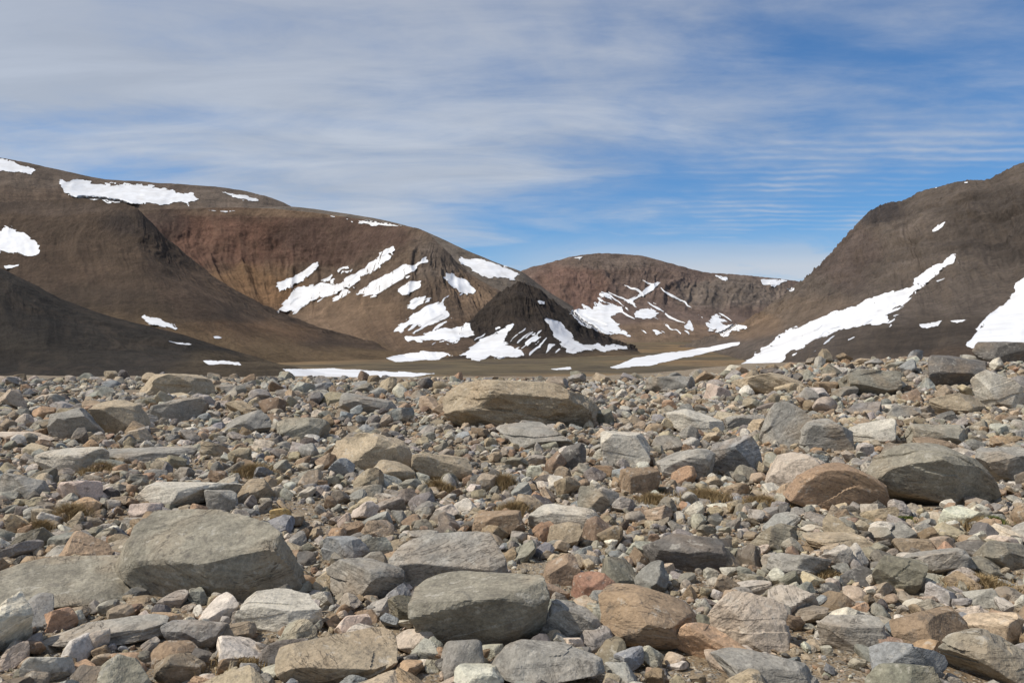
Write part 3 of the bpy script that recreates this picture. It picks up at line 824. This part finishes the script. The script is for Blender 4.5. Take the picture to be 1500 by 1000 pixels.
def bulk(A,sub,nsh,lift,seed0):
    global vo
    if len(A)==0: return
    ci,cb,cbd=colors(len(A))
    sh=rng.integers(0,nsh,len(A));gz=G(A[:,0],A[:,1])
    for k in range(nsh):
        ii=np.where(sh==k)[0]
        if not len(ii): continue
        kind=['block','facet','block','slab','facet','block','round','facet'][k%8]
        Vv,Fc=shape(seed0+k,sub,kind,0.05 if sub>2 else 0.0)
        m=len(ii);s=A[ii,2]
        sc=np.stack([s,s*rng.uniform(.6,.95,m),s*rng.uniform(.40,.85,m)*(0.7 if kind=='slab' else 1)],1)/2
        P=Vv[None]*sc[:,None]
        M=np.array([rotm(a,b,c) for a,b,c in zip(rng.uniform(-.7,.7,m),rng.uniform(-.7,.7,m),rng.uniform(0,6.28,m))])
        co=P+rng.uniform(-50,50,(m,1,3))
        Pw=np.einsum('nij,nvj->nvi',M,P)
        Pw[...,0]+=A[ii,0][:,None];Pw[...,1]+=A[ii,1][:,None];Pw[...,2]+=(gz[ii]+sc[:,2]*rng.uniform(lift-0.4,lift+0.5,m))[:,None]
        nv=len(Vv)
        Vs.append(Pw.reshape(-1,3));Co.append(co.reshape(-1,3))
        Cs.append(np.repeat(np.hstack([cb[ii],cbd[ii][:,None]]),nv,0))
        Fs.append((Fc[None]+(np.arange(m)*nv)[:,None,None]).reshape(-1,3)+vo);vo+=m*nv
ra=rest[:,2]/rest[:,1]
bulk(rest[ra>0.024],4,24,0.45,5000)
bulk(rest[(ra<=0.024)&(ra>0.011)],3,24,0.48,5050)
bulk(rest[ra<=0.011],2,24,0.5,5100)
sa_=sml[:,2]/sml[:,1]
bulk(sml[sa_>0.014],3,24,0.42,5200)
bulk(sml[sa_<=0.014],2,24,0.45,5250)
bulk(tin,2,16,0.35,5300)
bulk(gra,2,16,0.4,5400)
me=mesh_from("gravel",np.vstack(Vs),np.vstack(Fs),ROCK,smooth=False)
attr_color(me,'rock_color',np.vstack(Cs));attr_vec(me,'rock_co',np.vstack(Co))
add_obj("gravel",me,kind="stuff",label="mixed grey and tan gravel and small stones",category="gravel")

# ---------------------------------------------------------------- grass tufts
def grass_mat(name,c1,c2):
    m,t=newmat(name);pos=t.n('ShaderNodeTexCoord').outputs['Object']
    c=t.mix(t.mr(t.noise(pos,25,3),0.35,0.65),c1,c2);t.bsdf(c,0.8,[]);return m
DRY=grass_mat("dry_grass",(0.40,0.29,0.15,1),(0.25,0.18,0.09,1));GRN=grass_mat("green_moss",(0.08,0.12,0.025,1),(0.16,0.16,0.045,1))
DL="dry brown grass tuft growing between stones"
for (px,py,wp,mt,lab,hh) in [(103,762,80,DRY,DL,0.17),(738,716,55,DRY,DL,0.22),(752,756,70,DRY,DL,0.17),
    (1035,738,120,DRY,"wide patch of straw coloured grass on gravel",0.19),(960,742,70,DRY,DL,0.15),(1455,768,50,GRN,"small green plant beside a large boulder",0.07),(1440,865,110,DRY,"wide patch of straw coloured grass on gravel",0.10),
    (350,990,90,DRY,"low dry brown grass among cobbles",0.06),(150,694,90,DRY,DL,0.18),(1330,765,50,GRN,"small green plant beside a large boulder",0.05),(1120,745,90,DRY,DL,0.15),(370,698,70,DRY,DL,0.17),(640,720,60,DRY,DL,0.16),(1210,850,60,DRY,DL,0.07),
    (560,660,60,DRY,DL,0.2),(1000,690,60,DRY,DL,0.18),(1420,775,70,DRY,DL,0.12),(60,780,60,DRY,DL,0.12),(860,700,50,DRY,DL,0.16)]:
    d=solve_d(px,py);x=(px-750)/F*d;w=wp/F*d
    nb=int(1300*min(1.6,w/0.4));vs=[];fs=[]
    for b in range(nb):
        a=random.uniform(0,6.28);r=abs(random.gauss(0,0.4))*w*0.55
        bx=math.cos(a)*r;by=math.sin(a)*r*0.8;bz=float(0)
        h=hh*random.uniform(0.4,1.0)*(1-0.5*min(1,r/(w*0.6)));la=random.uniform(0,6.28);l=h*random.uniform(0.2,1.0)
        ww=0.0026+0.0006*random.random();pa=random.uniform(0,3.14)
        i0=len(vs);dx,dy=math.cos(pa)*ww,math.sin(pa)*ww
        mx,my=bx+math.cos(la)*l*0.35,by+math.sin(la)*l*0.35
        vs+=[(bx-dx,by-dy,bz-0.02),(bx+dx,by+dy,bz-0.02),(mx+dx*.8,my+dy*.8,h*0.6),(mx-dx*.8,my-dy*.8,h*0.6),(bx+math.cos(la)*l,by+math.sin(la)*l,h*0.95),(bx+math.cos(la)*l,by+math.sin(la)*l+0.0005,h*0.95)]
        fs+=[(i0,i0+1,i0+2,i0+3),(i0+3,i0+2,i0+5,i0+4)]
    va=np.array(vs);gz=G(va[:,0]+x,va[:,1]+d);va[:,2]+=gz-float(G(x,d))
    me=mesh_from("grass_tuft",va,fs,mt)
    o=add_obj("grass_tuft",me,label=lab,category="grass" if mt is DRY else "plant",group="low plants between the stones");o.location=(x,d,float(G(x,d))+0.02)

# ---------------------------------------------------------------- light and sky
sd=Vector((-0.60,-0.08,0.76)).normalized()
sun=bpy.data.lights.new("sun",'SUN');sun.energy=4.1;sun.angle=math.radians(0.5);sun.color=(1.0,0.94,0.85)
so=bpy.data.objects.new("sun",sun);so.rotation_mode='QUATERNION';so.rotation_quaternion=sd.to_track_quat('Z','Y');col.objects.link(so);so.location=(-50,-10,80)
w=bpy.data.worlds.new("World");scene.world=w;w.use_nodes=True
t=NT(w.node_tree)
sky=t.n('ShaderNodeTexSky',sky_type='NISHITA',sun_disc=False)
sky.sun_elevation=math.asin(sd.z);sky.sun_rotation=math.atan2(sd.x,sd.y);sky.altitude=600;sky.air_density=1.0;sky.dust_density=0.2;sky.ozone_density=2.0
gen=t.n('ShaderNodeTexCoord').outputs['Generated']
sp=t.n('ShaderNodeSeparateXYZ',inp={0:gen});zx,zy,zz=sp.outputs
zc=t.math('ADD',t.math('MAXIMUM',zz,0.0),0.11)
u=t.math('DIVIDE',zx,zc);v=t.math('DIVIDE',zy,zc)
uv=t.n('ShaderNodeCombineXYZ',inp={0:u,1:v,2:0.0}).outputs[0]
def mp(rz,sx,sy,vec=uv): return t.n('ShaderNodeMapping',inp={0:vec,2:(0,0,math.radians(rz)),3:(sx,sy,1)}).outputs[0]
c1=t.noise(mp(-12,0.66,0.95),1.0,11,0.56,0.5)
c2=t.noise(mp(-24,1.0,2.6),1.3,9,0.58,0.8)
c3=t.noise(mp(0,1,1),0.55,5,0.5,0.4)
c4=t.noise(mp(10,2.2,3.6),2.4,8,0.68,0.4)
wv=t.n('ShaderNodeTexWave',bands_direction='Y',inp={'Vector':mp(8,0.9,1),'Scale':4.4,'Distortion':4.2,'Detail':4.0,'Detail Scale':1.3}).outputs[1]
S=lambda a,b:t.math('MULTIPLY',t.math('SUBTRACT',a,0.5),b)
m=t.math('ADD',t.math('ADD',S(c1,1.15),S(c2,0.36)),t.math('ADD',S(c3,0.9),S(c4,0.18)))
gate=t.math('MULTIPLY',t.mr(zx,0.15,0.30),t.math('MULTIPLY',t.mr(zz,0.12,0.16),t.mr(zz,0.28,0.20)))
m=t.math('ADD',m,t.math('MULTIPLY',S(wv,0.16),t.math('MULTIPLY',gate,t.mr(c2,0.38,0.55))))
bias=t.math('ADD',t.mr(zx,-0.25,0.35,0.17,-0.06),t.mr(zz,0.12,0.30,-0.05,0.08))
gap=t.math('MULTIPLY',t.mr(zz,0.22,0.15),t.mr(zx,-0.08,0.06,0.0,-0.14))
m=t.math('ADD',t.math('ADD',m,bias),gap)
mask=t.mr(m,-0.24,0.30,0.0,0.92,True)
lowm=t.math('MULTIPLY',t.mr(zz,0.155,0.105),t.mr(zx,-0.08,0.10))
lowm=t.math('MULTIPLY',lowm,t.mr(t.noise(t.vmul(gen,(4,4,20)),1.0,7,0.6,0.5),0.30,0.52,0.0,0.92))
mask=t.math('MAXIMUM',mask,lowm)
tint=t.mix(1.0,sky.outputs[0],(0.72,1.12,1.46,1),'MULTIPLY')
ccol=t.mix(t.mr(c2,0.35,0.65),(5.3,5.9,6.9,1),(6.5,7.1,8.1,1))
ccol=t.mix(t.mr(zz,0.26,0.42,0,0.7),ccol,(4.8,5.3,6.4,1))
ccol=t.mix(t.mr(zz,0.20,0.09),ccol,(7.0,7.6,8.5,1))
final=t.mix(mask,tint,ccol)
bg=t.n('ShaderNodeBackground',inp={0:final,1:0.082})
o=t.n('ShaderNodeOutputWorld');t.nt.links.new(bg.outputs[0],o.inputs[0])

scene.view_settings.view_transform='Standard';scene.view_settings.look='None';scene.view_settings.exposure=0;scene.view_settings.gamma=1
cam=bpy.data.cameras.new("camera");cam.sensor_width=36;cam.lens=F/1500*36;cam.shift_y=20/1500;cam.clip_start=0.1;cam.clip_end=40000
co=bpy.data.objects.new("camera",cam);co.location=(0,0,CAMZ);co.rotation_euler=(math.pi/2,0,0);col.objects.link(co);scene.camera=co
